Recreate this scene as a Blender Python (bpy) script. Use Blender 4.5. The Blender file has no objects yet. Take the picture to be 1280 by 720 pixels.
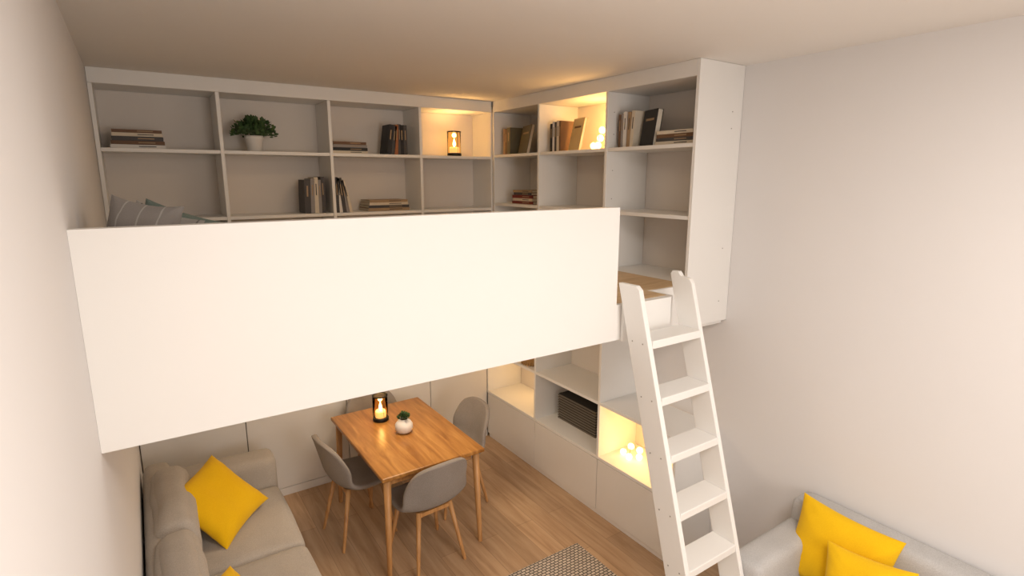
import bpy, bmesh, math, random
from mathutils import Vector, Matrix, noise
random.seed(7)
SC = bpy.context.scene
COL = SC.collection
SC.view_settings.view_transform = 'Standard'
SC.view_settings.look = 'None'

# ------------------------------------------------------------------ materials
def mat(name, col, rough=0.6, spec=0.4, bump=0.0, bscale=200, var=0.0, vscale=3, metal=0, emit=None, estr=0, trans=0, sheen=0, ior=None):
    m = bpy.data.materials.new(name); m.use_nodes = True
    nt = m.node_tree; b = nt.nodes['Principled BSDF']
    c4 = (*col, 1)
    b.inputs['Base Color'].default_value = c4
    b.inputs['Roughness'].default_value = rough
    b.inputs['Specular IOR Level'].default_value = spec
    b.inputs['Metallic'].default_value = metal
    if ior: b.inputs['IOR'].default_value = ior
    if trans: b.inputs['Transmission Weight'].default_value = trans
    if sheen: b.inputs['Sheen Weight'].default_value = sheen
    if emit:
        b.inputs['Emission Color'].default_value = (*emit, 1)
        b.inputs['Emission Strength'].default_value = estr
    tc = nt.nodes.new('ShaderNodeTexCoord')
    if var > 0:
        n = nt.nodes.new('ShaderNodeTexNoise'); n.inputs['Scale'].default_value = vscale; n.inputs['Detail'].default_value = 5
        r = nt.nodes.new('ShaderNodeMapRange'); r.inputs['To Min'].default_value = 1-var; r.inputs['To Max'].default_value = 1+var
        mx = nt.nodes.new('ShaderNodeMix'); mx.data_type = 'RGBA'; mx.blend_type = 'MULTIPLY'; mx.inputs[0].default_value = 1
        nt.links.new(tc.outputs['Object'], n.inputs['Vector']); nt.links.new(n.outputs['Fac'], r.inputs['Value'])
        mx.inputs[6].default_value = c4; nt.links.new(r.outputs['Result'], mx.inputs[7])
        nt.links.new(mx.outputs[2], b.inputs['Base Color'])
    if bump > 0:
        n2 = nt.nodes.new('ShaderNodeTexNoise'); n2.inputs['Scale'].default_value = bscale; n2.inputs['Detail'].default_value = 3
        bp = nt.nodes.new('ShaderNodeBump'); bp.inputs['Strength'].default_value = bump; bp.inputs['Distance'].default_value = 0.003
        nt.links.new(tc.outputs['Object'], n2.inputs['Vector']); nt.links.new(n2.outputs['Fac'], bp.inputs['Height'])
        nt.links.new(bp.outputs['Normal'], b.inputs['Normal'])
    return m

def ramp(nt, stops):
    r = nt.nodes.new('ShaderNodeValToRGB')
    e = r.color_ramp.elements
    e[0].position = stops[0][0]; e[0].color = (*stops[0][1], 1)
    e[1].position = stops[-1][0]; e[1].color = (*stops[-1][1], 1)
    for p, c in stops[1:-1]:
        x = e.new(p); x.color = (*c, 1)
    return r

def wood(name, cols, stretch, rough=0.45, scale=1.0, rot=0.0, bricks=None):
    """cols: dark, mid, light; stretch: (x,y,z) mapping scale (low along the grain)"""
    m = bpy.data.materials.new(name); m.use_nodes = True
    nt = m.node_tree; b = nt.nodes['Principled BSDF']; b.inputs['Roughness'].default_value = rough
    tc = nt.nodes.new('ShaderNodeTexCoord'); mp = nt.nodes.new('ShaderNodeMapping')
    mp.inputs['Scale'].default_value = stretch; nt.links.new(tc.outputs['Object'], mp.inputs['Vector'])
    n = nt.nodes.new('ShaderNodeTexNoise'); n.inputs['Scale'].default_value = scale; n.inputs['Detail'].default_value = 8
    n.inputs['Roughness'].default_value = 0.6; n.inputs['Distortion'].default_value = 0.6
    nt.links.new(mp.outputs['Vector'], n.inputs['Vector'])
    r = ramp(nt, [(0.3, cols[0]), (0.5, cols[1]), (0.72, cols[2])])
    nt.links.new(n.outputs['Fac'], r.inputs['Fac'])
    out = r.outputs['Color']
    if bricks:
        mp2 = nt.nodes.new('ShaderNodeMapping'); mp2.inputs['Rotation'].default_value = (0, 0, rot)
        nt.links.new(tc.outputs['Object'], mp2.inputs['Vector'])
        bk = nt.nodes.new('ShaderNodeTexBrick'); bk.offset = 0.37
        bk.inputs['Scale'].default_value = 1; bk.inputs['Brick Width'].default_value = bricks[0]; bk.inputs['Row Height'].default_value = bricks[1]
        bk.inputs['Mortar Size'].default_value = bricks[2]; bk.inputs['Mortar Smooth'].default_value = 0.3
        bk.inputs['Color1'].default_value = (0.85, 0.85, 0.85, 1); bk.inputs['Color2'].default_value = (1.08, 1.07, 1.05, 1)
        bk.inputs['Mortar'].default_value = (0.6, 0.57, 0.55, 1)
        nt.links.new(mp2.outputs['Vector'], bk.inputs['Vector'])
        mx = nt.nodes.new('ShaderNodeMix'); mx.data_type = 'RGBA'; mx.blend_type = 'MULTIPLY'; mx.inputs[0].default_value = 1
        nt.links.new(out, mx.inputs[6]); nt.links.new(bk.outputs['Color'], mx.inputs[7]); out = mx.outputs[2]
    nt.links.new(out, b.inputs['Base Color'])
    bp = nt.nodes.new('ShaderNodeBump'); bp.inputs['Strength'].default_value = 0.15; bp.inputs['Distance'].default_value = 0.002
    nt.links.new(n.outputs['Fac'], bp.inputs['Height']); nt.links.new(bp.outputs['Normal'], b.inputs['Normal'])
    return m

def fabric(name, c1, c2, scale=260, rough=0.95, bump=0.5):
    m = bpy.data.materials.new(name); m.use_nodes = True
    nt = m.node_tree; b = nt.nodes['Principled BSDF']; b.inputs['Roughness'].default_value = rough
    b.inputs['Specular IOR Level'].default_value = 0.15; b.inputs['Sheen Weight'].default_value = 0.1
    tc = nt.nodes.new('ShaderNodeTexCoord')
    n = nt.nodes.new('ShaderNodeTexNoise'); n.inputs['Scale'].default_value = scale; n.inputs['Detail'].default_value = 4
    n3 = nt.nodes.new('ShaderNodeTexNoise'); n3.inputs['Scale'].default_value = 5; n3.inputs['Detail'].default_value = 3
    nt.links.new(tc.outputs['Object'], n.inputs['Vector']); nt.links.new(tc.outputs['Object'], n3.inputs['Vector'])
    a = nt.nodes.new('ShaderNodeMath'); a.operation = 'MULTIPLY_ADD'; a.inputs[1].default_value = 0.3
    nt.links.new(n3.outputs['Fac'], a.inputs[0])
    s = nt.nodes.new('ShaderNodeMath'); s.operation = 'MULTIPLY'; s.inputs[1].default_value = 0.7
    nt.links.new(n.outputs['Fac'], s.inputs[0]); nt.links.new(s.outputs[0], a.inputs[2])
    r = ramp(nt, [(0.32, c1), (0.68, c2)])
    nt.links.new(a.outputs[0], r.inputs['Fac']); nt.links.new(r.outputs['Color'], b.inputs['Base Color'])
    bp = nt.nodes.new('ShaderNodeBump'); bp.inputs['Strength'].default_value = bump; bp.inputs['Distance'].default_value = 0.002
    nt.links.new(n.outputs['Fac'], bp.inputs['Height']); nt.links.new(bp.outputs['Normal'], b.inputs['Normal'])
    return m

def striped(name, base, line, freq, axis=0, width=0.12):
    m = fabric(name, base, tuple(min(1, c*1.1) for c in base))
    nt = m.node_tree; b = nt.nodes['Principled BSDF']
    src = b.inputs['Base Color'].links[0].from_socket
    tc = nt.nodes.new('ShaderNodeTexCoord'); sp = nt.nodes.new('ShaderNodeSeparateXYZ')
    nt.links.new(tc.outputs['Object'], sp.inputs[0])
    mu = nt.nodes.new('ShaderNodeMath'); mu.operation = 'MULTIPLY'; mu.inputs[1].default_value = freq
    fr = nt.nodes.new('ShaderNodeMath'); fr.operation = 'FRACT'
    lt = nt.nodes.new('ShaderNodeMath'); lt.operation = 'LESS_THAN'; lt.inputs[1].default_value = width
    nt.links.new(sp.outputs[axis], mu.inputs[0]); nt.links.new(mu.outputs[0], fr.inputs[0]); nt.links.new(fr.outputs[0], lt.inputs[0])
    mx = nt.nodes.new('ShaderNodeMix'); mx.data_type = 'RGBA'
    nt.links.new(lt.outputs[0], mx.inputs[0]); nt.links.new(src, mx.inputs[6]); mx.inputs[7].default_value = (*line, 1)
    nt.links.new(mx.outputs[2], b.inputs['Base Color'])
    return m

M_WALL = mat('wall_paint', (0.79, 0.77, 0.76), 0.85, 0.2, bump=0.08, bscale=90, var=0.012)
M_CEIL = mat('ceiling_paint', (0.89, 0.855, 0.81), 0.9, 0.2, bump=0.06, bscale=90, var=0.01)
M_WHITE = mat('white_lacquer', (0.85, 0.835, 0.805), 0.42, 0.4, bump=0.02, bscale=40, var=0.01)
M_SHELF = mat('shelf_back_melamine', (0.77, 0.71, 0.65), 0.55, 0.3, bump=0.02, bscale=40, var=0.01)
M_DOOR = mat('cabinet_lacquer', (0.80, 0.77, 0.73), 0.38, 0.4, bump=0.02, bscale=40, var=0.01)
M_GAP = mat('shadow_gap', (0.25, 0.22, 0.2), 0.9)
M_FLOOR = wood('oak_floor', ((0.38, 0.235, 0.13), (0.49, 0.32, 0.19), (0.58, 0.40, 0.25)), (14, 1.1, 1), 0.45, 1.6, math.pi/2, (1.35, 0.16, 0.002))
M_TABLE = wood('table_oak', ((0.26, 0.10, 0.018), (0.40, 0.175, 0.038), (0.57, 0.29, 0.08)), (13, 1.3, 4), 0.28, 1.6)
M_LEG = wood('leg_oak', ((0.38, 0.17, 0.055), (0.52, 0.26, 0.09), (0.6, 0.33, 0.14)), (20, 20, 2), 0.45, 1.6)
M_PLAT = wood('platform_oak', ((0.50, 0.33, 0.17), (0.62, 0.44, 0.25), (0.70, 0.52, 0.32)), (1.5, 14, 1), 0.5, 1.6)
M_SOFA = fabric('sofa_greige_fabric', (0.39, 0.345, 0.30), (0.55, 0.50, 0.44), 240)
M_SOFA2 = fabric('sofa_grey_fabric', (0.42, 0.41, 0.40), (0.58, 0.57, 0.56), 240)
M_CHAIR = fabric('chair_taupe_fabric', (0.23, 0.20, 0.175), (0.35, 0.31, 0.28), 300)
M_YEL = fabric('yellow_cotton', (0.80, 0.45, 0.006), (0.92, 0.57, 0.012), 320, bump=0.25)
M_GREY = striped('grey_striped_cotton', (0.27, 0.25, 0.235), (0.42, 0.40, 0.38), 15, 0, 0.08)
M_GREY2 = striped('light_grey_cotton', (0.34, 0.325, 0.305), (0.15, 0.14, 0.135), 9, 0, 0.05)
M_GREEN = fabric('sage_cotton', (0.13, 0.175, 0.16), (0.185, 0.235, 0.215))
M_MATT = fabric('mattress_cotton', (0.6, 0.58, 0.55), (0.7, 0.68, 0.65))
M_BLACK = mat('black_metal', (0.015, 0.014, 0.013), 0.4, 0.5, metal=0.6, var=0.1)
M_POT = mat('white_ceramic', (0.8, 0.77, 0.73), 0.4, 0.5, bump=0.1, bscale=30, var=0.03)
M_SOIL = mat('soil', (0.05, 0.035, 0.025), 0.95, bump=0.8, bscale=80, var=0.3)
M_LEAF = mat('leaf_green', (0.055, 0.11, 0.035), 0.5, 0.4, var=0.35, vscale=14)
M_GLASS = mat('amber_glass', (1, 0.86, 0.6), 0.02, 0.5, trans=1.0, ior=1.06)
M_CANDLE = mat('candle_wax', (0.95, 0.8, 0.55), 0.6, var=0.03, emit=(1, 0.55, 0.2), estr=0.9)
M_FLAME = mat('flame', (1, 0.7, 0.3), 0.5, emit=(1, 0.7, 0.32), estr=40)
M_BULB = mat('warm_bulb', (1, 0.8, 0.5), 0.3, emit=(1, 0.62, 0.22), estr=5)
M_WIRE = mat('copper_wire', (0.45, 0.25, 0.1), 0.4, metal=0.8, var=0.05)
M_PAPER = mat('book_pages', (0.72, 0.66, 0.55), 0.9, bump=0.4, bscale=300, var=0.05)
M_SCREW = mat('screw_steel', (0.4, 0.37, 0.34), 0.4, metal=0.5, var=0.02)
CV = {k: mat('book_cover_'+k, c, 0.55, 0.35, var=0.08, vscale=20) for k, c in dict(
    black=(0.02, 0.02, 0.022), charcoal=(0.07, 0.065, 0.065), brown=(0.16, 0.085, 0.045), tan=(0.38, 0.26, 0.15),
    cream=(0.66, 0.58, 0.46), white=(0.72, 0.69, 0.65), red=(0.20, 0.035, 0.025), rust=(0.36, 0.13, 0.05),
    grey=(0.28, 0.26, 0.25), navy=(0.05, 0.07, 0.10), gold=(0.62, 0.47, 0.24), olive=(0.13, 0.115, 0.07)).items()}

# ------------------------------------------------------------------ mesh helpers
def new_obj(name, bm, mats, smooth=False, parent=None):
    me = bpy.data.meshes.new(name); bm.normal_update(); bm.to_mesh(me); bm.free()
    if not isinstance(mats, (list, tuple)): mats = [mats]
    for m in mats: me.materials.append(m)
    if smooth:
        for p in me.polygons: p.use_smooth = True
    o = bpy.data.objects.new(name, me); COL.objects.link(o)
    if parent: attach(o, parent)
    return o

def attach(o, parent):
    o.parent = parent
    o.matrix_parent_inverse = parent.matrix_basis.inverted()

def empty(name, loc=(0, 0, 0), rz=0):
    e = bpy.data.objects.new(name, None); COL.objects.link(e)
    e.location = loc; e.rotation_euler = (0, 0, rz); e.empty_display_size = 0.1
    return e

def add_box(bm, x0, x1, y0, y1, z0, z1, mi=0, M=None):
    vs = [bm.verts.new(Vector((x, y, z)) if M is None else M @ Vector((x, y, z))) for z in (z0, z1) for y in (y0, y1) for x in (x0, x1)]
    for idx in ((0, 2, 3, 1), (4, 5, 7, 6), (0, 1, 5, 4), (2, 6, 7, 3), (0, 4, 6, 2), (1, 3, 7, 5)):
        f = bm.faces.new([vs[i] for i in idx]); f.material_index = mi
    return vs

def bevel(o, w, seg=2):
    b = o.modifiers.new('bevel', 'BEVEL'); b.width = w; b.segments = seg; b.limit_method = 'ANGLE'
    return o

def box(name, x0, x1, y0, y1, z0, z1, m, parent=None, bv=0.002):
    """box with its origin at its centre"""
    c = Vector(((x0+x1)/2, (y0+y1)/2, (z0+z1)/2))
    bm = bmesh.new(); add_box(bm, x0-c.x, x1-c.x, y0-c.y, y1-c.y, z0-c.z, z1-c.z)
    o = new_obj(name, bm, m); o.location = c
    if bv: bevel(o, bv)
    if parent: attach(o, parent)
    return o

def prism(name, pts, axis, a0, a1, m, parent=None, bv=0.003):
    """polygon pts extruded on an axis: axis 'x' -> pts are (y,z); axis 'z' -> pts are (x,y)"""
    bm = bmesh.new()
    def P(p, a): return (a, p[0], p[1]) if axis == 'x' else (p[0], p[1], a)
    A = [bm.verts.new(P(p, a0)) for p in pts]; B = [bm.verts.new(P(p, a1)) for p in pts]
    bm.faces.new(A); bm.faces.new(B[::-1])
    n = len(pts)
    for i in range(n): bm.faces.new((A[i], B[i], B[(i+1) % n], A[(i+1) % n]))
    bmesh.ops.recalc_face_normals(bm, faces=bm.faces)
    o = new_obj(name, bm, m)
    if bv: bevel(o, bv)
    if parent: attach(o, parent)
    return o

def lathe(bm, prof, n=32, c=(0, 0, 0), mi=0, caps=True, M=None):
    rings = []
    for r, z in prof:
        ring = []
        for i in range(n):
            a = 2*math.pi*i/n
            v = Vector((c[0]+r*math.cos(a), c[1]+r*math.sin(a), c[2]+z))
            ring.append(bm.verts.new(M @ v if M else v))
        rings.append(ring)
    for A, B in zip(rings[:-1], rings[1:]):
        for i in range(n):
            f = bm.faces.new((A[i], A[(i+1) % n], B[(i+1) % n], B[i])); f.material_index = mi; f.smooth = True
    if caps:
        f = bm.faces.new(rings[0][::-1]); f.material_index = mi
        f = bm.faces.new(rings[-1]); f.material_index = mi

def taper(bm, p0, p1, r0, r1, n=16, mi=0):
    p0, p1 = Vector(p0), Vector(p1); d = p1-p0
    M = Matrix.Translation(p0) @ d.to_track_quat('Z', 'Y').to_matrix().to_4x4()
    lathe(bm, [(r0*0.9, 0), (r0, 0.004), (r1, d.length)], n, mi=mi, M=M)

def rbox(name, x0, x1, y0, y1, z0, z1, m, r=0.05, puff=(0, 0, 0), parent=None, n=14, wob=0.0):
    """soft upholstered block: rounded box with bulging faces"""
    c = Vector(((x0+x1)/2, (y0+y1)/2, (z0+z1)/2)); h = Vector(((x1-x0)/2, (y1-y0)/2, (z1-z0)/2))
    r = min(r, min(h)*0.98)
    bm = bmesh.new(); bmesh.ops.create_cube(bm, size=2)
    bmesh.ops.subdivide_edges(bm, edges=bm.edges[:], cuts=n, use_grid_fill=True)
    for v in bm.verts:
        q = Vector([math.sin(a*math.pi/2) for a in v.co])
        p = Vector([q[i]*h[i] for i in range(3)])
        inner = Vector([max(-(h[i]-r), min(h[i]-r, p[i])) for i in range(3)])
        d = p-inner
        if d.length > 1e-6: p = inner+d.normalized()*r
        o = Vector((0, 0, 0))
        for i in range(3):
            j, k = (i+1) % 3, (i+2) % 3
            o[i] = puff[i]*q[i]*(1-q[j]**2)*(1-q[k]**2)
        if wob: o += noise.noise_vector((p+c)*6)*wob
        v.co = p+o
    ob = new_obj(name, bm, m, smooth=True); ob.location = c
    if parent: attach(ob, parent)
    return ob

def pillow(name, W, H, T, m, M, seed=0, n=28):
    """throw pillow; local X/Y in plane, Z thickness"""
    bm = bmesh.new()
    grid = {}
    for s in (1, -1):
        for i in range(n+1):
            for j in range(n+1):
                u = math.sin((i/n*2-1)*math.pi/2); v = math.sin((j/n*2-1)*math.pi/2)
                edge = i in (0, n) or j in (0, n)
                if edge and s == -1: grid[(s, i, j)] = grid[(1, i, j)]; continue
                x = W/2*u*(1-0.085*(1-v*v)); y = H/2*v*(1-0.085*(1-u*u))
                f = max(0, (1-u**4)*(1-v**4))**0.62
                z = s*T/2*f
                nz = noise.noise(Vector((x*9+seed, y*9, s*3.1)))*0.014*f + noise.noise(Vector((x*3+seed*2, y*3, 7.7)))*0.02*f
                rad = abs(abs(u)-abs(v)); nz += 0.006*math.sin(rad*22+seed)*f*(u*u*v*v)**0.5*1.6
                grid[(s, i, j)] = bm.verts.new((x, y, z+nz))
    for s in (1, -1):
        for i in range(n):
            for j in range(n):
                q = [grid[(s, i, j)], grid[(s, i+1, j)], grid[(s, i+1, j+1)], grid[(s, i, j+1)]]
                if s == -1: q = q[::-1]
                bm.faces.new(q)
    o = new_obj(name, bm, m, smooth=True)
    o.matrix_world = M
    return o

def frame(c, u, v):
    u = Vector(u).normalized(); v = Vector(v); w = u.cross(v).normalized(); v = w.cross(u)
    M = Matrix((u, v, w)).transposed().to_4x4(); M.translation = Vector(c)
    return M

# ------------------------------------------------------------------ key dimensions
CAMZ = 2.65
XL, XR = -0.173, 3.23       # side walls
YB = 4.50                    # upper bookcase front
YW = 4.86                    # real back wall
YL = 4.62                    # lower cupboards front
XS = 2.80                    # side bookcase front
YE = 2.21                    # side bookcase near end
ZC = 3.33
YNEAR = -2.2
ZP = 2.0                     # platform top
YP = 2.03                    # parapet face
XPE = 2.02                   # parapet right end

# ------------------------------------------------------------------ shell
box('floor', XL-0.1, XR+0.1, YNEAR-0.1, YW+0.1, -0.1, 0, M_FLOOR, bv=0)
box('ceiling', XL-0.1, XR+0.1, YNEAR-0.1, YW+0.1, ZC, ZC+0.1, M_CEIL, bv=0)
box('wall_left', XL-0.1, XL, YNEAR-0.1, YW+0.1, 0, ZC, M_WALL, bv=0)
box('wall_right', XR, XR+0.1, YNEAR-0.1, YW+0.1, 0, ZC, M_WALL, bv=0)
box('wall_back', XL, XR, YW, YW+0.1, 0, ZC, M_WALL, bv=0)
box('wall_front', XL, XR, YNEAR-0.1, YNEAR, 0, ZC, M_WALL, bv=0)

# ------------------------------------------------------------------ loft
loft = empty('loft_platform', (1.0, 3.2, 1.9))
OUT = [(XL+0.002, YP+0.03), (2.44, YP+0.03), (2.44, YE), (XS-0.002, YE), (XS-0.002, YB-0.002), (XL+0.002, YB-0.002)]
prism('deck_core', OUT, 'z', 1.82, ZP-0.02, M_WHITE, loft)
prism('deck_boards', OUT, 'z', ZP-0.0195, ZP, M_PLAT, loft)
box('fascia', XPE, 2.44, YP, YP+0.029, 1.808, ZP-0.001, M_WHITE, loft)
box('fascia_return', 2.46, XS-0.002, YE-0.021, YE-0.001, 1.71, ZP-0.001, M_WHITE, loft)
box('fascia_side', 2.441, 2.459, YP+0.002, YE-0.001, 1.808, ZP-0.001, M_WHITE, loft)
box('parapet_panel', XL+0.0003, XPE, YP, YP+0.029, 1.808, 2.503, M_WHITE, loft, bv=0.0008)
box('parapet_cap', XL+0.0003, XPE, YP+0.03, YP+0.055, ZP+0.001, 2.503, M_WHITE, loft, bv=0.0008)

# ------------------------------------------------------------------ upper bookcases
T = 0.024
bc = empty('built_in_bookcase', (1.3, 4.7, 2.6))
ZT = 3.235; Z1, Z2 = 2.84, 2.372
box('top_rail', XL+0.002, XS, YB, YB+0.02, ZT, ZC-0.001, M_WHITE, bc)
box('top_panel', XL+0.002, XR-0.002, YB+0.021, YW-0.002, ZT, ZT+T, M_WHITE, bc)
box('back_panel', XL+0.002, XR-0.002, YW-0.02, YW-0.003, 1.72, ZT-0.001, M_SHELF, bc, bv=0)
xs = [XL+0.014, 0.552, 1.32, 2.085, 2.80]
for i, x in enumerate(xs):
    box('upright_%d' % i, x-T/2, x+T/2, YB, YW-0.021, 1.72, ZT-0.001, M_WHITE, bc)
for i in range(4):
    for k, z in enumerate((Z1, Z2, 1.99)):
        box('shelf_%d_%d' % (i, k), xs[i]+T/2+.0005, xs[i+1]-T/2-.0005, YB+0.004, YW-0.021, z-T, z, M_WHITE, bc)

sc = empty('corner_bookcase', (3.0, 3.3, 2.6))
Z1s, Z2s = 2.855, 2.418
box('top_rail', XS, XS+0.02, YE+T, YB-0.015, ZT, ZC-0.001, M_WHITE, sc)
box('top_panel', XS+0.021, XR-0.002, YE+T, YB-0.015, ZT, ZT+T, M_WHITE, sc)
box('end_panel', XS, XR-0.002, YE, YE+T-0.001, 1.71, ZC-0.001, M_WHITE, sc)
box('back_panel', XR-0.018, XR-0.003, YE+T, YB-0.015, 1.73, ZT-0.001, M_SHELF, sc, bv=0)
ys = [YB-0.026, 3.78, 2.98, YE+T/2]
for i, y in enumerate(ys[:3]):
    box('upright_%d' % i, XS, XR-0.019, y-T/2, y+T/2, 1.71, ZT-0.001, M_WHITE, sc)
for i in range(3):
    for k, z in enumerate((Z1s, Z2s, 1.995)):
        box('shelf_%d_%d' % (i, k), XS+0.004, XR-0.019, ys[i+1]+T/2+.0005, ys[i]-T/2-.0005, z-T, z, M_WHITE, sc)
box('bottom_panel', XS, XR-0.019, YE+T, ys[0]-T/2, 1.71-T, 1.709, M_WHITE, sc)
bm = bmesh.new()
for y in (2.98,):
    for z in (2.1, 2.3, 2.5, 2.7, 2.95, 3.1):
        lathe(bm, [(0.0035, 0), (0.0035, 0.002)], 10, M=Matrix.Translation((XS+0.06, y-T/2-0.002, z)) @ Matrix.Rotation(math.pi/2, 4, 'X') @ Matrix.Translation((0, 0, -0.0015)))
for z in (2.2, 3.05, 2.95, 1.85):
    lathe(bm, [(0.0035, 0), (0.0035, 0.002)], 10, M=Matrix.Translation((XS+0.33, YE-0.0005, z)) @ Matrix.Rotation(math.pi/2, 4, 'X'))
new_obj('screws', bm, M_SCREW, parent=sc)

# ------------------------------------------------------------------ lower cupboards (back)
lc = empty('cupboard_wall', (1.3, 4.7, 0.9))
box('carcass', XL+0.002, XS+0.0, YL+0.02, YW-0.003, 0.0, 1.71, M_GAP, lc, bv=0)
dx = [XL+0.004, 0.54, 1.35, 2.16, XS-0.004]
for i in range(4):
    a, b_ = dx[i]+0.0035, dx[i+1]-0.0035
    if i == 0:
        box('door_low_%d' % i, a, b_, YL, YL+0.019, 0.075, 0.735, M_DOOR, lc, bv=0.0015)
        box('door_top_%d' % i, a, b_, YL, YL+0.019, 0.742, 1.70, M_DOOR, lc, bv=0.0015)
    else:
        box('door_%d' % i, a, b_, YL, YL+0.019, 0.075, 1.70, M_DOOR, lc, bv=0.0015)
box('plinth', XL+0.004, XS-0.002, YL+0.004, YL+0.019, 0.0, 0.069, M_DOOR, lc)

# lower side unit
ls = empty('sideboard_shelving', (3.0, 3.4, 0.7))
ZD, ZM = 0.50, 0.95
yl = [YL+0.0, 3.80, 2.965, YE+0.012]
for i in range(3):
    y1, y0 = yl[i], yl[i+1]
    box('door_%d' % i, XS, XS+0.019, y0+0.003, y1-0.003, 0.04, ZD-0.029, M_DOOR, ls, bv=0.0015)
    box('niche_floor_%d' % i, XS, XR-0.019, y0+0.0125, y1-0.0125, ZD-T, ZD, M_WHITE, ls)
    box('shelf_%d' % i, XS+0.002, XR-0.019, y0+0.0125, y1-0.0125, ZM-T, ZM, M_WHITE, ls)
    if i < 2: box('back_panel_%d' % i, XR-0.018, XR-0.003, y0+0.0125, y1-0.0125, ZD, 1.68, M_SHELF, ls, bv=0)
    else: box('back_panel_%d' % i, XR-0.018, XR-0.003, y0+0.0135, y1-0.0125, ZD, ZM-T-0.001, M_SHELF, ls, bv=0)
box('carcass', XS+0.021, XR-0.003, YE+0.03, YL-0.02, 0.0, ZD-T-0.001, M_GAP, ls, bv=0)
box('plinth', XS+0.008, XS+0.0205, YE+0.03, YL-0.02, 0.0, 0.037, M_DOOR, ls)
box('side_end', XS, XR-0.003, YE, YE+T, 0.0, ZM, M_WHITE, ls)
for i, y in enumerate(yl[1:3]):
    box('divider_%d' % i, XS, XR-0.003, y-0.012, y+0.012, ZD-T, 1.68, M_WHITE, ls)
box('divider_far', XS, XR-0.019, YL-0.012, YL+0.012, ZD-T, 1.68, M_WHITE, ls)

# ------------------------------------------------------------------ ladder
lad = empty('loft_ladder', (2.24, 1.7, 1.0))
slope = (1.955-1.36)/2.12
def yc(z): return 1.355+z*slope
def rail(name, x0, x1, hi):
    hw = 0.075
    top = 2.13 if hi else 2.12
    pts = [(yc(0)-hw, 0), (yc(0)+hw, 0), (yc(top)+hw, top)]
    if hi: pts += [(yc(top)+hw-0.012, top+0.018), (yc(top)+hw-0.055, top+0.018), (yc(top)+hw-0.075, top-0.005), (yc(top)-hw+0.02, top-0.012), (yc(top)-hw+0.002, top-0.035)]
    else: pts += [(yc(top)-hw+0.03, top), (yc(top)-hw+0.005, top-0.02)]
    return prism(name, pts, 'x', x0, x1, M_WHITE, lad, bv=0.004)
rail('rail_1', 2.022, 2.052, False)
rail('rail_2', 2.42, 2.448, True)
TZ = (0.21, 0.485, 0.76, 1.03, 1.305, 1.58, 1.855)
for i, z in enumerate(TZ):
    box('tread_%d' % i, 2.0525, 2.4195, yc(z)-0.075, yc(z)+0.07, z-0.042, z, M_WHITE, lad, bv=0.004)
box('top_riser', 2.0525, 2.4195, YP-0.022, YP-0.002, 1.80, 2.0, M_WHITE, lad, bv=0.002)
bm = bmesh.new()
for z in TZ:
    for dy in (-0.035, 0.035):
        lathe(bm, [(0.004, 0), (0.004, 0.002)], 10, M=Matrix.Translation((2.0215, yc(z)+dy, z-0.02)) @ Matrix.Rotation(-math.pi/2, 4, 'Y') @ Matrix.Translation((0, 0, -0.001)))
new_obj('screws', bm, M_SCREW, parent=lad)

# ------------------------------------------------------------------ sofas
def leg(name, x, y, z, parent):
    bm = bmesh.new(); taper(bm, (x, y, 0), (x, y, z), 0.016, 0.024); new_obj(name, bm, M_LEG, parent=parent)
s1 = empty('greige_sofa', (0.25, 3.3, 0.4))
SX0 = XL+0.012
rbox('base', SX0+0.02, 0.63, 2.27, 4.23, 0.12, 0.30, M_SOFA, 0.03, parent=s1)
rbox('backrest', SX0, SX0+0.17, 2.25, 4.28, 0.13, 0.74, M_SOFA, 0.06, parent=s1)
rbox('arm_1', SX0+0.03, 0.655, 4.06, 4.29, 0.13, 0.65, M_SOFA, 0.055, (0, 0.005, 0.008), parent=s1)
rbox('arm_2', SX0+0.03, 0.655, 2.24, 2.46, 0.13, 0.65, M_SOFA, 0.055, (0, 0.005, 0.008), parent=s1)
rbox('seat_cushion_1', SX0+0.15, 0.65, 3.26, 4.06, 0.28, 0.445, M_SOFA, 0.05, (0.01, 0.0, 0.02), parent=s1, wob=0.004)
rbox('seat_cushion_2', SX0+0.15, 0.65, 2.46, 3.26, 0.28, 0.445, M_SOFA, 0.05, (0.01, 0.0, 0.02), parent=s1, wob=0.004)
rbox('back_cushion_1', SX0+0.05, SX0+0.25, 3.25, 4.06, 0.40, 0.80, M_SOFA, 0.08, (0.02, 0.0, 0.02), parent=s1, wob=0.012)
rbox('back_cushion_2', SX0+0.05, SX0+0.25, 2.46, 3.25, 0.40, 0.80, M_SOFA, 0.08, (0.02, 0.0, 0.02), parent=s1, wob=0.012)
for i, (x, y) in enumerate(((0.0, 2.33), (0.56, 2.33), (0.0, 4.17), (0.56, 4.17))): leg('leg_%d' % i, x, y, 0.13, s1)

s2 = empty('light_grey_sofa', (2.85, 0.6, 0.4))
E = XR-0.012
rbox('base', 2.49, E-0.02, -0.43, 1.53, 0.12, 0.30, M_SOFA2, 0.03, parent=s2)
rbox('backrest', E-0.19, E, -0.45, 1.555, 0.13, 0.80, M_SOFA2, 0.05, parent=s2)
rbox('arm_1', 2.452, E-0.14, 1.37, 1.56, 0.13, 0.67, M_SOFA2, 0.045, (0, 0.004, 0.006), parent=s2)
rbox('arm_2', 2.452, E-0.14, -0.46, -0.27, 0.13, 0.67, M_SOFA2, 0.045, (0, 0.004, 0.006), parent=s2)
rbox('seat_cushion_1', 2.46, E-0.17, 0.555, 1.37, 0.28, 0.44, M_SOFA2, 0.05, (0.01, 0, 0.02), parent=s2, wob=0.004)
rbox('seat_cushion_2', 2.46, E-0.17, -0.27, 0.555, 0.28, 0.44, M_SOFA2, 0.05, (0.01, 0, 0.02), parent=s2, wob=0.004)
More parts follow.
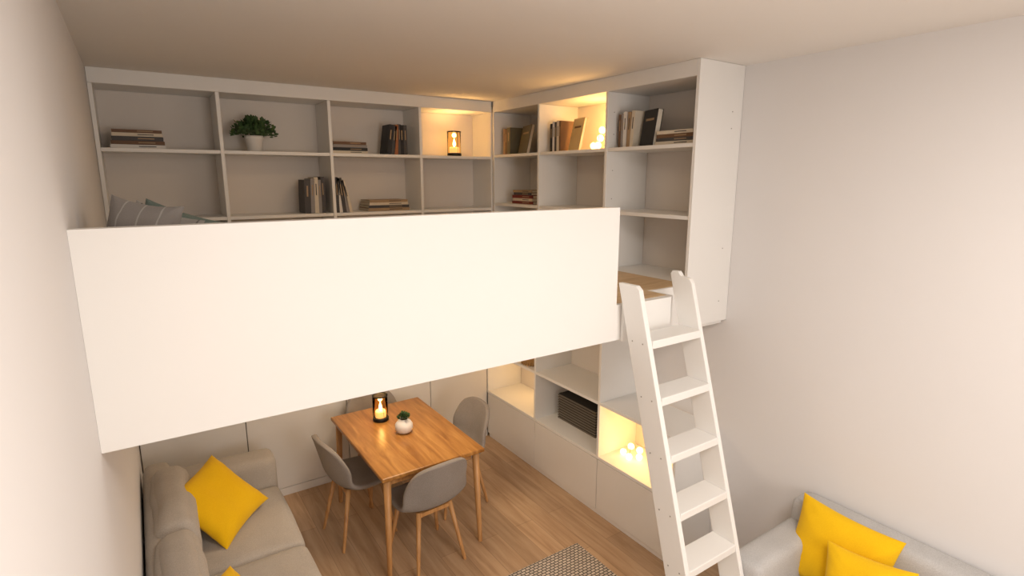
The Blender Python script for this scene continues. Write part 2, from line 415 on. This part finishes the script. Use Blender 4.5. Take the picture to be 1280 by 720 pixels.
for i, (x, y) in enumerate(((2.55, -0.36), (3.1, -0.36), (2.55, 1.46), (3.1, 1.46))): leg('leg_%d' % i, x, y, 0.13, s2)

# throw pillows
pillow('yellow_throw_pillow', 0.48, 0.48, 0.15, M_YEL, frame((0.235, 3.70, 0.635), (0.31, 0.37, 0.05), (-0.2, 0.27, 0.30)), 1)
pillow('yellow_throw_pillow', 0.44, 0.44, 0.14, M_YEL, frame((0.165, 2.64, 0.57), (0.30, 0.30, -0.05), (-0.22, 0.26, 0.24)), 2)
pillow('yellow_throw_pillow', 0.51, 0.45, 0.15, M_YEL, frame((2.945, 1.22, 0.65), (0.03, -0.5, -0.035), (0.16, -0.03, 0.44)), 3)
pillow('yellow_throw_pillow', 0.40, 0.40, 0.13, M_YEL, frame((2.80, 1.02, 0.60), (0.06, -0.4, 0.03), (0.17, 0.03, 0.37)), 4)

# ------------------------------------------------------------------ rug
def rug():
    m = bpy.data.materials.new('woven_rug'); m.use_nodes = True
    nt = m.node_tree; b = nt.nodes['Principled BSDF']; b.inputs['Roughness'].default_value = 1
    tc = nt.nodes.new('ShaderNodeTexCoord')
    v = nt.nodes.new('ShaderNodeTexBrick'); v.inputs['Scale'].default_value = 1
    v.inputs['Brick Width'].default_value = 0.036; v.inputs['Row Height'].default_value = 0.022; v.inputs['Mortar Size'].default_value = 0.0036
    v.inputs['Color1'].default_value = (0.68, 0.59, 0.49, 1); v.inputs['Color2'].default_value = (0.52, 0.44, 0.36, 1); v.inputs['Mortar'].default_value = (0.10, 0.085, 0.072, 1)
    nt.links.new(tc.outputs['Object'], v.inputs['Vector']); nt.links.new(v.outputs['Color'], b.inputs['Base Color'])
    bp = nt.nodes.new('ShaderNodeBump'); bp.invert = True; bp.inputs['Distance'].default_value = 0.004
    nt.links.new(v.outputs['Fac'], bp.inputs['Height']); nt.links.new(bp.outputs['Normal'], b.inputs['Normal'])
    return m
box('woven_rug', 0.75, 2.43, 1.50, 2.755, 0.0, 0.012, rug(), bv=0.004)

# ------------------------------------------------------------------ dining table
tb = empty('dining_table', (1.50, 3.73, 0))
TX0, TX1, TY0, TY1 = 1.12, 1.885, 3.155, 4.30
rb = box('tabletop', TX0, TX1, TY0, TY1, 0.722, 0.75, M_TABLE, tb, bv=0.006)
box('apron_1', TX0+0.07, TX1-0.07, TY0+0.07, TY0+0.09, 0.655, 0.721, M_LEG, tb)
box('apron_2', TX0+0.07, TX1-0.07, TY1-0.09, TY1-0.07, 0.655, 0.721, M_LEG, tb)
box('apron_3', TX0+0.07, TX0+0.09, TY0+0.091, TY1-0.091, 0.655, 0.721, M_LEG, tb)
box('apron_4', TX1-0.09, TX1-0.07, TY0+0.091, TY1-0.091, 0.655, 0.721, M_LEG, tb)
k = 0
for sx, x in ((-1, TX0+0.05), (1, TX1-0.05)):
    for sy, y in ((-1, TY0+0.05), (1, TY1-0.05)):
        bm = bmesh.new(); taper(bm, (x+sx*0.02, y+sy*0.02, 0), (x, y, 0.721), 0.016, 0.026); k += 1
        new_obj('leg_%d' % k, bm, M_LEG, parent=tb)

# ------------------------------------------------------------------ dining chairs
def chair(cx, cy, rz):
    """faces local +Y"""
    e = empty('dining_chair')
    bm = bmesh.new()
    # (y, z, half width, side lift, forward curl)
    prof = [(0.235, 0.445, 0.175, 0.0, 0), (0.20, 0.462, 0.205, 0.006, 0), (0.10, 0.455, 0.23, 0.02, 0), (0.0, 0.445, 0.243, 0.03, 0),
            (-0.09, 0.447, 0.246, 0.045, 0.0), (-0.155, 0.468, 0.246, 0.055, 0.02), (-0.195, 0.515, 0.245, 0.05, 0.05), (-0.215, 0.58, 0.242, 0.03, 0.075),
            (-0.232, 0.65, 0.236, 0.01, 0.075), (-0.248, 0.72, 0.224, 0.0, 0.06), (-0.262, 0.78, 0.20, -0.01, 0.045), (-0.272, 0.815, 0.165, -0.015, 0.03), (-0.275, 0.828, 0.11, -0.012, 0.015)]
    N = 12; rows = []
    for y, z, w, lift, curl in prof:
        row = []
        for i in range(N+1):
            u = i/N*2-1
            row.append(bm.verts.new((w*u, y+curl*abs(u)**2.2, z+lift*abs(u)**2.4)))
        rows.append(row)
    for a, b_ in zip(rows[:-1], rows[1:]):
        for i in range(N): bm.faces.new((a[i], a[i+1], b_[i+1], b_[i]))
    bmesh.ops.recalc_face_normals(bm, faces=bm.faces)
    sh = new_obj('shell', bm, M_CHAIR, smooth=True)
    so = sh.modifiers.new('s', 'SOLIDIFY'); so.thickness = 0.035; so.offset = 0
    su = sh.modifiers.new('ss', 'SUBSURF'); su.levels = 2; su.render_levels = 2
    sh.parent = e
    bm = bmesh.new()
    for sx in (-1, 1):
        taper(bm, (sx*0.20, 0.20, 0), (sx*0.13, 0.13, 0.44), 0.011, 0.018)
        taper(bm, (sx*0.185, -0.21, 0), (sx*0.12, -0.12, 0.44), 0.011, 0.018)
    add_box(bm, -0.13, 0.13, 0.115, 0.145, 0.405, 0.432); add_box(bm, -0.12, 0.12, -0.135, -0.105, 0.405, 0.432)
    lg = new_obj('legs', bm, M_LEG); lg.parent = e
    e.location = (cx, cy, 0); e.rotation_euler = (0, 0, rz)
    return e
chair(1.465, 3.27, math.radians(4))
chair(1.16, 3.82, math.radians(-84))
chair(1.95, 3.77, math.radians(92))
chair(1.52, 4.26, math.radians(182))

# ------------------------------------------------------------------ small objects
def lantern(c, s=1.0, en=3.0):
    e = empty('candle_lantern', c)
    def L(name, prof, m, n=40):
        bm = bmesh.new(); lathe(bm, [(r*s, z*s) for r, z in prof], n, c); return new_obj(name, bm, m, parent=e)
    L('base', [(0.052, 0.0), (0.054, 0.004), (0.054, 0.020), (0.051, 0.024)], M_BLACK)
    bm = bmesh.new()
    pr = [(0.050, 0.0265), (0.050, 0.175), (0.0485, 0.175), (0.0485, 0.0265)]
    lathe(bm, [(r*s, z*s) for r, z in pr], 40, c, caps=False)
    new_obj('glass', bm, M_GLASS, parent=e)
    bm = bmesh.new()
    pr = [(0.0475, 0.176), (0.053, 0.176), (0.053, 0.184), (0.0475, 0.184), (0.0475, 0.176)]
    lathe(bm, [(r*s, z*s) for r, z in pr], 40, c, caps=False)
    for a in range(3):
        t = a*math.pi*2/3+0.6
        x, y = c[0]+0.0517*s*math.cos(t), c[1]+0.0517*s*math.sin(t)
        taper(bm, (x, y, c[2]+0.02*s), (x, y, c[2]+0.178*s), 0.0012*s, 0.0012*s, 8)
    new_obj('frame', bm, M_BLACK, parent=e)
    L('candle', [(0.036, 0.0245), (0.037, 0.03), (0.037, 0.064), (0.033, 0.067)], M_CANDLE, 24)
    L('flame', [(0.003, 0.070), (0.011, 0.084), (0.010, 0.098), (0.001, 0.128)], M_FLAME, 12)
    l = bpy.data.lights.new('candle_glow', 'POINT'); l.color = (1, 0.55, 0.18); l.energy = en; l.shadow_soft_size = 0.02
    lo = bpy.data.objects.new('glow', l); COL.objects.link(lo); lo.location = (c[0], c[1], c[2]+0.15*s); attach(lo, e)
    return e
lantern((1.44, 4.02, 0.751), 1.15, 2.8)
lantern((2.47, 4.62, Z1+0.001), 1.2, 5.0)

def leaves(bm, c, R, n, size, mi, flat=0.75, up=0.3):
    for i in range(n):
        th = random.uniform(0, 2*math.pi); ph = math.acos(random.uniform(-0.15, 1))
        rr = R*random.uniform(0.35, 1)
        p = Vector((c[0]+rr*math.sin(ph)*math.cos(th), c[1]+rr*math.sin(ph)*math.sin(th), c[2]+flat*rr*math.cos(ph)))
        s = size*random.uniform(0.7, 1.25)
        d = (p-Vector(c)); d.z += up*R; d += Vector((random.uniform(-1, 1), random.uniform(-1, 1), random.uniform(-.6, 1)))*R*0.5
        M = Matrix.Translation(p) @ d.normalized().to_track_quat('Y', 'Z').to_matrix().to_4x4() @ Matrix.Rotation(random.uniform(-1, 1), 4, 'Y')
        pts = [(0, 0, 0), (0.35, 0.35, 0.08), (0.42, 0.7, 0.05), (0, 1.15, -0.05), (-0.42, 0.7, 0.05), (-0.35, 0.35, 0.08)]
        mid = bm.verts.new(M @ Vector((0, 0.6*s, -0.06*s)))
        vs = [bm.verts.new(M @ (Vector(q)*s)) for q in pts]
        for a in range(6):
            f = bm.faces.new((vs[a], vs[(a+1) % 6], mid)); f.material_index = mi

def stems(bm, c, R, n, mi, h):
    for i in range(n):
        a = random.uniform(0, 6.28); q = R*random.uniform(0.2, 0.8)
        taper(bm, c, (c[0]+q*math.cos(a), c[1]+q*math.sin(a), c[2]+h*random.uniform(0.5, 1)), 0.0018, 0.0012, 6, mi)

bm = bmesh.new(); c = (0.79, 4.64, Z1+0.001)
lathe(bm, [(0.045, 0), (0.052, 0.004), (0.062, 0.09), (0.066, 0.095), (0.066, 0.115), (0.060, 0.115), (0.058, 0.10)], 36, c, 0)
lathe(bm, [(0.057, 0.098), (0.05, 0.103)], 24, c, 1)
stems(bm, (c[0], c[1], c[2]+0.10), 0.16, 26, 2, 0.11)
leaves(bm, (c[0], c[1], c[2]+0.125), 0.15, 430, 0.032, 2, 0.78)
new_obj('potted_plant', bm, [M_POT, M_SOIL, M_LEAF])
bm = bmesh.new(); c = (1.51, 3.72, 0.751)
lathe(bm, [(0.035, 0), (0.055, 0.008), (0.068, 0.035), (0.066, 0.065), (0.05, 0.09), (0.036, 0.1), (0.034, 0.108), (0.030, 0.108), (0.030, 0.1)], 36, c, 0)
lathe(bm, [(0.0295, 0.1), (0.02, 0.103)], 20, c, 1)
leaves(bm, (c[0], c[1], c[2]+0.112), 0.04, 110, 0.022, 2, 0.9)
new_obj('succulent_in_vase', bm, [M_POT, M_SOIL, M_LEAF])

# books
KEYS = list(CV.keys()); MATS = [CV[k] for k in KEYS]+[M_PAPER]; PI = len(KEYS)
DARK = [KEYS.index(k) for k in ('black', 'charcoal', 'brown', 'red', 'rust', 'navy', 'olive', 'grey')]
def book(bm, M, t, h, d, ci, pi):
    """local: x thickness, z height, spine at y=0, pages toward +y"""
    cv = 0.0025
    add_box(bm, 0, cv, 0, d, 0, h, ci, M); add_box(bm, t-cv, t, 0, d, 0, h, ci, M); add_box(bm, cv, t-cv, 0, cv, 0, h, ci, M)
    add_box(bm, cv, t-cv, cv, d-0.004, 0.003, h-0.003, pi, M)
    band = KEYS.index('tan') if ci in DARK else KEYS.index('charcoal')
    add_box(bm, t*0.35, t*0.6, -0.0006, 0, h*0.5, h*0.82, band, M)

def row_books(name, loc, rz, spec):
    """spec list of (thickness,height,depth,colour,lean_deg)"""
    bm = bmesh.new(); x = 0
    B = Matrix.Translation(loc) @ Matrix.Rotation(rz, 4, 'Z')
    for t, h, d, col, ln in spec:
        a = math.radians(ln)
        w = t*math.cos(a)
        zoff = t*math.sin(a) if a > 0 else 0
        M = B @ Matrix.Translation((x, 0, zoff)) @ Matrix.Rotation(a, 4, 'Y')
        book(bm, M, t, h, d, KEYS.index(col), PI)
        x += w/(math.cos(a)**2) + 0.0015
    return new_obj(name, bm, MATS)
def stack_books(name, loc, rz, spec):
    """spec (thickness, length, depth, colour, twist)"""
    bm = bmesh.new(); z = 0
    B = Matrix.Translation(loc) @ Matrix.Rotation(rz, 4, 'Z')
    for t, L, d, col, tw in spec:
        M = B @ Matrix.Translation((0, 0, z)) @ Matrix.Rotation(math.radians(tw), 4, 'Z') @ Matrix.Translation((-L/2, 0, t)) @ Matrix.Rotation(math.pi/2, 4, 'Y')
        book(bm, M, t, L, d, KEYS.index(col), PI); z += t+0.001
    return new_obj(name, bm, MATS)
def display_book(name, loc, rz, w, h, t, col, tilt=12):
    """book standing with its cover toward local -Y, leaning back"""
    bm = bmesh.new()
    M = Matrix.Translation(loc) @ Matrix.Rotation(rz, 4, 'Z') @ Matrix.Rotation(-math.radians(tilt), 4, 'X')
    ci = KEYS.index(col)
    add_box(bm, -w/2, w/2, 0, 0.003, 0, h, ci, M); add_box(bm, -w/2, w/2, t-0.003, t, 0, h, ci, M); add_box(bm, -w/2, -w/2+0.003, 0.003, t-0.003, 0, h, ci, M)
    add_box(bm, -w/2+0.003, w/2-0.004, 0.003, t-0.003, 0.003, h-0.003, PI, M)
    add_box(bm, -w*0.3, w*0.3, -0.0006, 0, h*0.7, h*0.76, KEYS.index('tan' if ci in DARK else 'brown'), M)
    return new_obj(name, bm, MATS)

e = 0.001
stack_books('book_stack', (0.06, 4.55, Z1+e), 0, [(0.024, 0.31, 0.22, 'white', 1), (0.024, 0.30, 0.22, 'brown', -1), (0.027, 0.29, 0.21, 'charcoal', 1), (0.022, 0.285, 0.21, 'cream', 0), (0.020, 0.28, 0.2, 'brown', 1)])
stack_books('book_stack', (1.49, 4.56, Z1+e), 0, [(0.022, 0.29, 0.2, 'cream', 1), (0.024, 0.285, 0.2, 'black', -1), (0.022, 0.28, 0.2, 'grey', 1), (0.022, 0.27, 0.2, 'brown', 1)])
row_books('upright_books', (1.80, 4.56, Z1+e), 0, [(0.035, 0.245, 0.17, 'black', 8), (0.03, 0.235, 0.17, 'charcoal', 8), (0.03, 0.245, 0.17, 'rust', 3), (0.022, 0.25, 0.17, 'charcoal', 2), (0.03, 0.245, 0.17, 'black', 0), (0.03, 0.245, 0.17, 'charcoal', 0)])
row_books('upright_books', (1.10, 4.55, Z2+e), 0, [(0.045, 0.26, 0.19, 'charcoal', 2), (0.03, 0.27, 0.19, 'grey', 2), (0.03, 0.28, 0.19, 'cream', 1), (0.022, 0.26, 0.19, 'grey', 1), (0.03, 0.285, 0.19, 'charcoal', 0)])
row_books('upright_books', (1.335, 4.51, Z2+e), 0, [(0.024, 0.28, 0.19, 'charcoal', 0), (0.024, 0.275, 0.19, 'white', -3), (0.030, 0.275, 0.19, 'charcoal', -6), (0.024, 0.26, 0.19, 'grey', -9), (0.024, 0.26, 0.19, 'cream', -12)])
stack_books('book_stack', (1.80, 4.56, Z2+e), 0, [(0.024, 0.37, 0.24, 'tan', 0), (0.022, 0.36, 0.24, 'charcoal', -1), (0.022, 0.35, 0.23, 'cream', 1), (0.02, 0.34, 0.23, 'tan', 0)])
R9 = -math.pi/2
row_books('upright_books', (2.86, 4.40, Z1s+e), R9, [(0.03, 0.23, 0.17, 'tan', 0), (0.03, 0.22, 0.17, 'brown', 0), (0.05, 0.235, 0.19, 'olive', 0)])
display_book('display_book', (2.88, 4.13, Z1s+e), R9-0.3, 0.25, 0.25, 0.03, 'olive')
stack_books('book_stack', (2.88, 4.12, Z2s+e), R9, [(0.024, 0.32, 0.2, 'red', 1), (0.024, 0.31, 0.2, 'cream', -1), (0.027, 0.31, 0.2, 'red', 2), (0.022, 0.29, 0.2, 'charcoal', -2), (0.02, 0.28, 0.19, 'tan', 2)])
row_books('upright_books', (2.86, 3.70, Z1s+e), R9, [(0.03, 0.22, 0.17, 'black', 0), (0.025, 0.235, 0.17, 'white', 0), (0.025, 0.23, 0.17, 'charcoal', 0), (0.03, 0.24, 0.17, 'cream', 0), (0.02, 0.235, 0.17, 'brown', 0)])
display_book('display_book', (2.87, 3.42, Z1s+e), R9-0.25, 0.19, 0.25, 0.025, 'gold')
row_books('upright_books', (2.87, 2.93, Z1s+e), R9, [(0.022, 0.225, 0.17, 'brown', 0), (0.02, 0.23, 0.17, 'grey', 0), (0.03, 0.24, 0.17, 'white', 0), (0.03, 0.235, 0.17, 'tan', 3), (0.03, 0.24, 0.17, 'cream', 4)])
display_book('display_book', (2.88, 2.68, Z1s+e), R9-0.3, 0.17, 0.24, 0.04, 'black', 8)
stack_books('book_stack', (2.865, 2.43, Z1s+e), R9, [(0.022, 0.31, 0.2, 'cream', 1), (0.020, 0.30, 0.2, 'charcoal', -1), (0.022, 0.29, 0.2, 'brown', 0), (0.022, 0.28, 0.2, 'cream', 2)])

# fairy lights
def fairy(name, pts, r, energy, base):
    e = empty(name, pts[0])
    bm = bmesh.new()
    for p in pts: bmesh.ops.create_uvsphere(bm, u_segments=20, v_segments=12, radius=r, matrix=Matrix.Translation(p))
    new_obj('bulbs', bm, M_BULB, smooth=True, parent=e)
    cu = bpy.data.curves.new('wire', 'CURVE'); cu.dimensions = '3D'; cu.bevel_depth = 0.0018
    sp = cu.splines.new('BEZIER'); sp.bezier_points.add(len(pts)-1)
    for b_, p in zip(sp.bezier_points, pts):
        b_.co = Vector(p)+Vector((0, 0, r)); b_.handle_left_type = b_.handle_right_type = 'AUTO'
    w = bpy.data.objects.new('wire', cu); COL.objects.link(w); cu.materials.append(M_WIRE); attach(w, e)
    l = bpy.data.lights.new('glow', 'POINT'); l.color = (1, 0.55, 0.18); l.energy = energy; l.shadow_soft_size = 0.06
    lo = bpy.data.objects.new('glow', l); COL.objects.link(lo); lo.location = base; attach(lo, e)
fairy('fairy_lights', [(2.92, 3.24, Z1s+0.03), (2.90, 3.17, Z1s+0.03), (2.95, 3.20, Z1s+0.085), (2.96, 3.12, Z1s+0.03), (2.94, 3.10, Z1s+0.10), (2.93, 3.16, Z1s+0.14)], 0.026, 4.0, (2.99, 3.3, Z1s+0.2))
fairy('fairy_lights', [(2.98, 2.86, ZD+0.03), (2.96, 2.78, ZD+0.03), (3.01, 2.81, ZD+0.09), (3.02, 2.73, ZD+0.03), (3.00, 2.71, ZD+0.10)], 0.026, 2.9, (3.0, 2.62, ZD+0.25))

bm = bmesh.new()
bx = (2.99, 3.20, 3.20, 3.70, ZD+0.001, ZD+0.25)
add_box(bm, bx[0]+0.006, bx[1]-0.006, bx[2]+0.006, bx[3]-0.006, bx[4], bx[5]-0.012)
z = bx[4]
while z < bx[5]-0.01:
    add_box(bm, bx[0], bx[1], bx[2], bx[3], z, z+0.013, 1); z += 0.024
o = new_obj('storage_box', bm, [mat('box_dark', (0.03, 0.026, 0.022), 0.9, var=0.1), mat('box_slats', (0.17, 0.145, 0.115), 0.8, bump=0.3, bscale=120, var=0.15)])
bm = bmesh.new(); c = (2.93, 4.0, ZM+0.001)
for i in range(9):
    r = 0.10+0.02*math.sin(i/8*2.4)
    z = 0.008+i*0.016
    lathe(bm, [(r-0.004, z-0.008), (r+0.006, z-0.004), (r+0.006, z+0.004), (r-0.004, z+0.008)], 40, c, caps=(i == 0))
for s in range(28):
    a = s/28*2*math.pi; taper(bm, (c[0]+0.112*math.cos(a), c[1]+0.112*math.sin(a), c[2]), (c[0]+0.122*math.cos(a), c[1]+0.122*math.sin(a), c[2]+0.14), 0.005, 0.005, 6)
new_obj('wicker_basket', bm, mat('wicker', (0.42, 0.25, 0.10), 0.8, bump=0.5, bscale=90, var=0.3, vscale=40))

# loft bed
lb = empty('loft_mattress', (0.4, 3.3, 2.05))
rbox('mattress', XL+0.02, 0.85, 2.12, 4.40, ZP+0.001, ZP+0.10, M_MATT, 0.04, parent=lb)
pillow('grey_cushion', 0.26, 0.44, 0.10, M_GREY, frame((-0.012, 2.46, 2.355), (0.25, -0.15, -0.05), (0.03, 0.07, 0.42)), 5)
pillow('grey_cushion', 0.27, 0.40, 0.09, M_GREY2, frame((0.035, 2.60, 2.34), (0.24, -0.14, -0.09), (0.08, 0.08, 0.37)), 6)
pillow('sage_cushion', 0.34, 0.36, 0.11, M_GREEN, frame((0.13, 2.80, 2.345), (0.29, -0.04, -0.11), (0.09, 0.11, 0.33)), 8)

# ------------------------------------------------------------------ lights
def area(name, loc, rot, size, energy, col, sy=None):
    l = bpy.data.lights.new(name, 'AREA'); l.size = size; l.energy = energy; l.color = col
    if sy: l.shape = 'RECTANGLE'; l.size_y = sy
    o = bpy.data.objects.new(name, l); COL.objects.link(o); o.location = loc; o.rotation_euler = rot
    return o
NEU = (1, 0.935, 0.875)
area('ceiling_lamp_light', (1.3, -0.2, 3.28), (0, 0, 0), 0.9, 53, NEU)
area('rear_fill_light', (1.2, -1.9, 2.2), (math.radians(97), 0, 0), 1.4, 41, NEU)  # added soft fill behind the camera, tilted up to brighten the ceiling
area('loft_shelf_fill', (1.5, 3.3, 3.30), (0, 0, 0), 0.5, 5, (1, 0.72, 0.44))  # warm fill added above the loft for the shelves, no fixture
area('dining_light', (1.5, 3.5, 1.80), (0, 0, 0), 0.6, 13, (1, 0.79, 0.56))
def pt(name, loc, e, col=(1, 0.6, 0.24), s=0.04):
    l = bpy.data.lights.new(name, 'POINT'); l.energy = e; l.color = col; l.shadow_soft_size = s
    o = bpy.data.objects.new(name, l); COL.objects.link(o); o.location = loc
pt('niche_led_light', (3.05, 4.2, 0.86), 1.6)
pt('niche_led_light', (3.0, 4.25, 1.3), 1.3)

w = bpy.data.worlds.new('world'); SC.world = w; w.use_nodes = True
w.node_tree.nodes['Background'].inputs[0].default_value = (0.9, 0.85, 0.8, 1)
w.node_tree.nodes['Background'].inputs[1].default_value = 0.3

# ------------------------------------------------------------------ camera
cd = bpy.data.cameras.new('camera'); cam = bpy.data.objects.new('camera', cd); COL.objects.link(cam)
cd.sensor_width = 36; cd.lens = 36*693/1280; cd.clip_start = 0.02
yaw, p = math.radians(33.9), math.radians(11.26)
Fv = Vector((math.sin(yaw)*math.cos(p), math.cos(yaw)*math.cos(p), -math.sin(p)))
cam.location = (0, 0, CAMZ)
cam.rotation_euler = Fv.to_track_quat('-Z', 'Y').to_euler()
SC.camera = cam
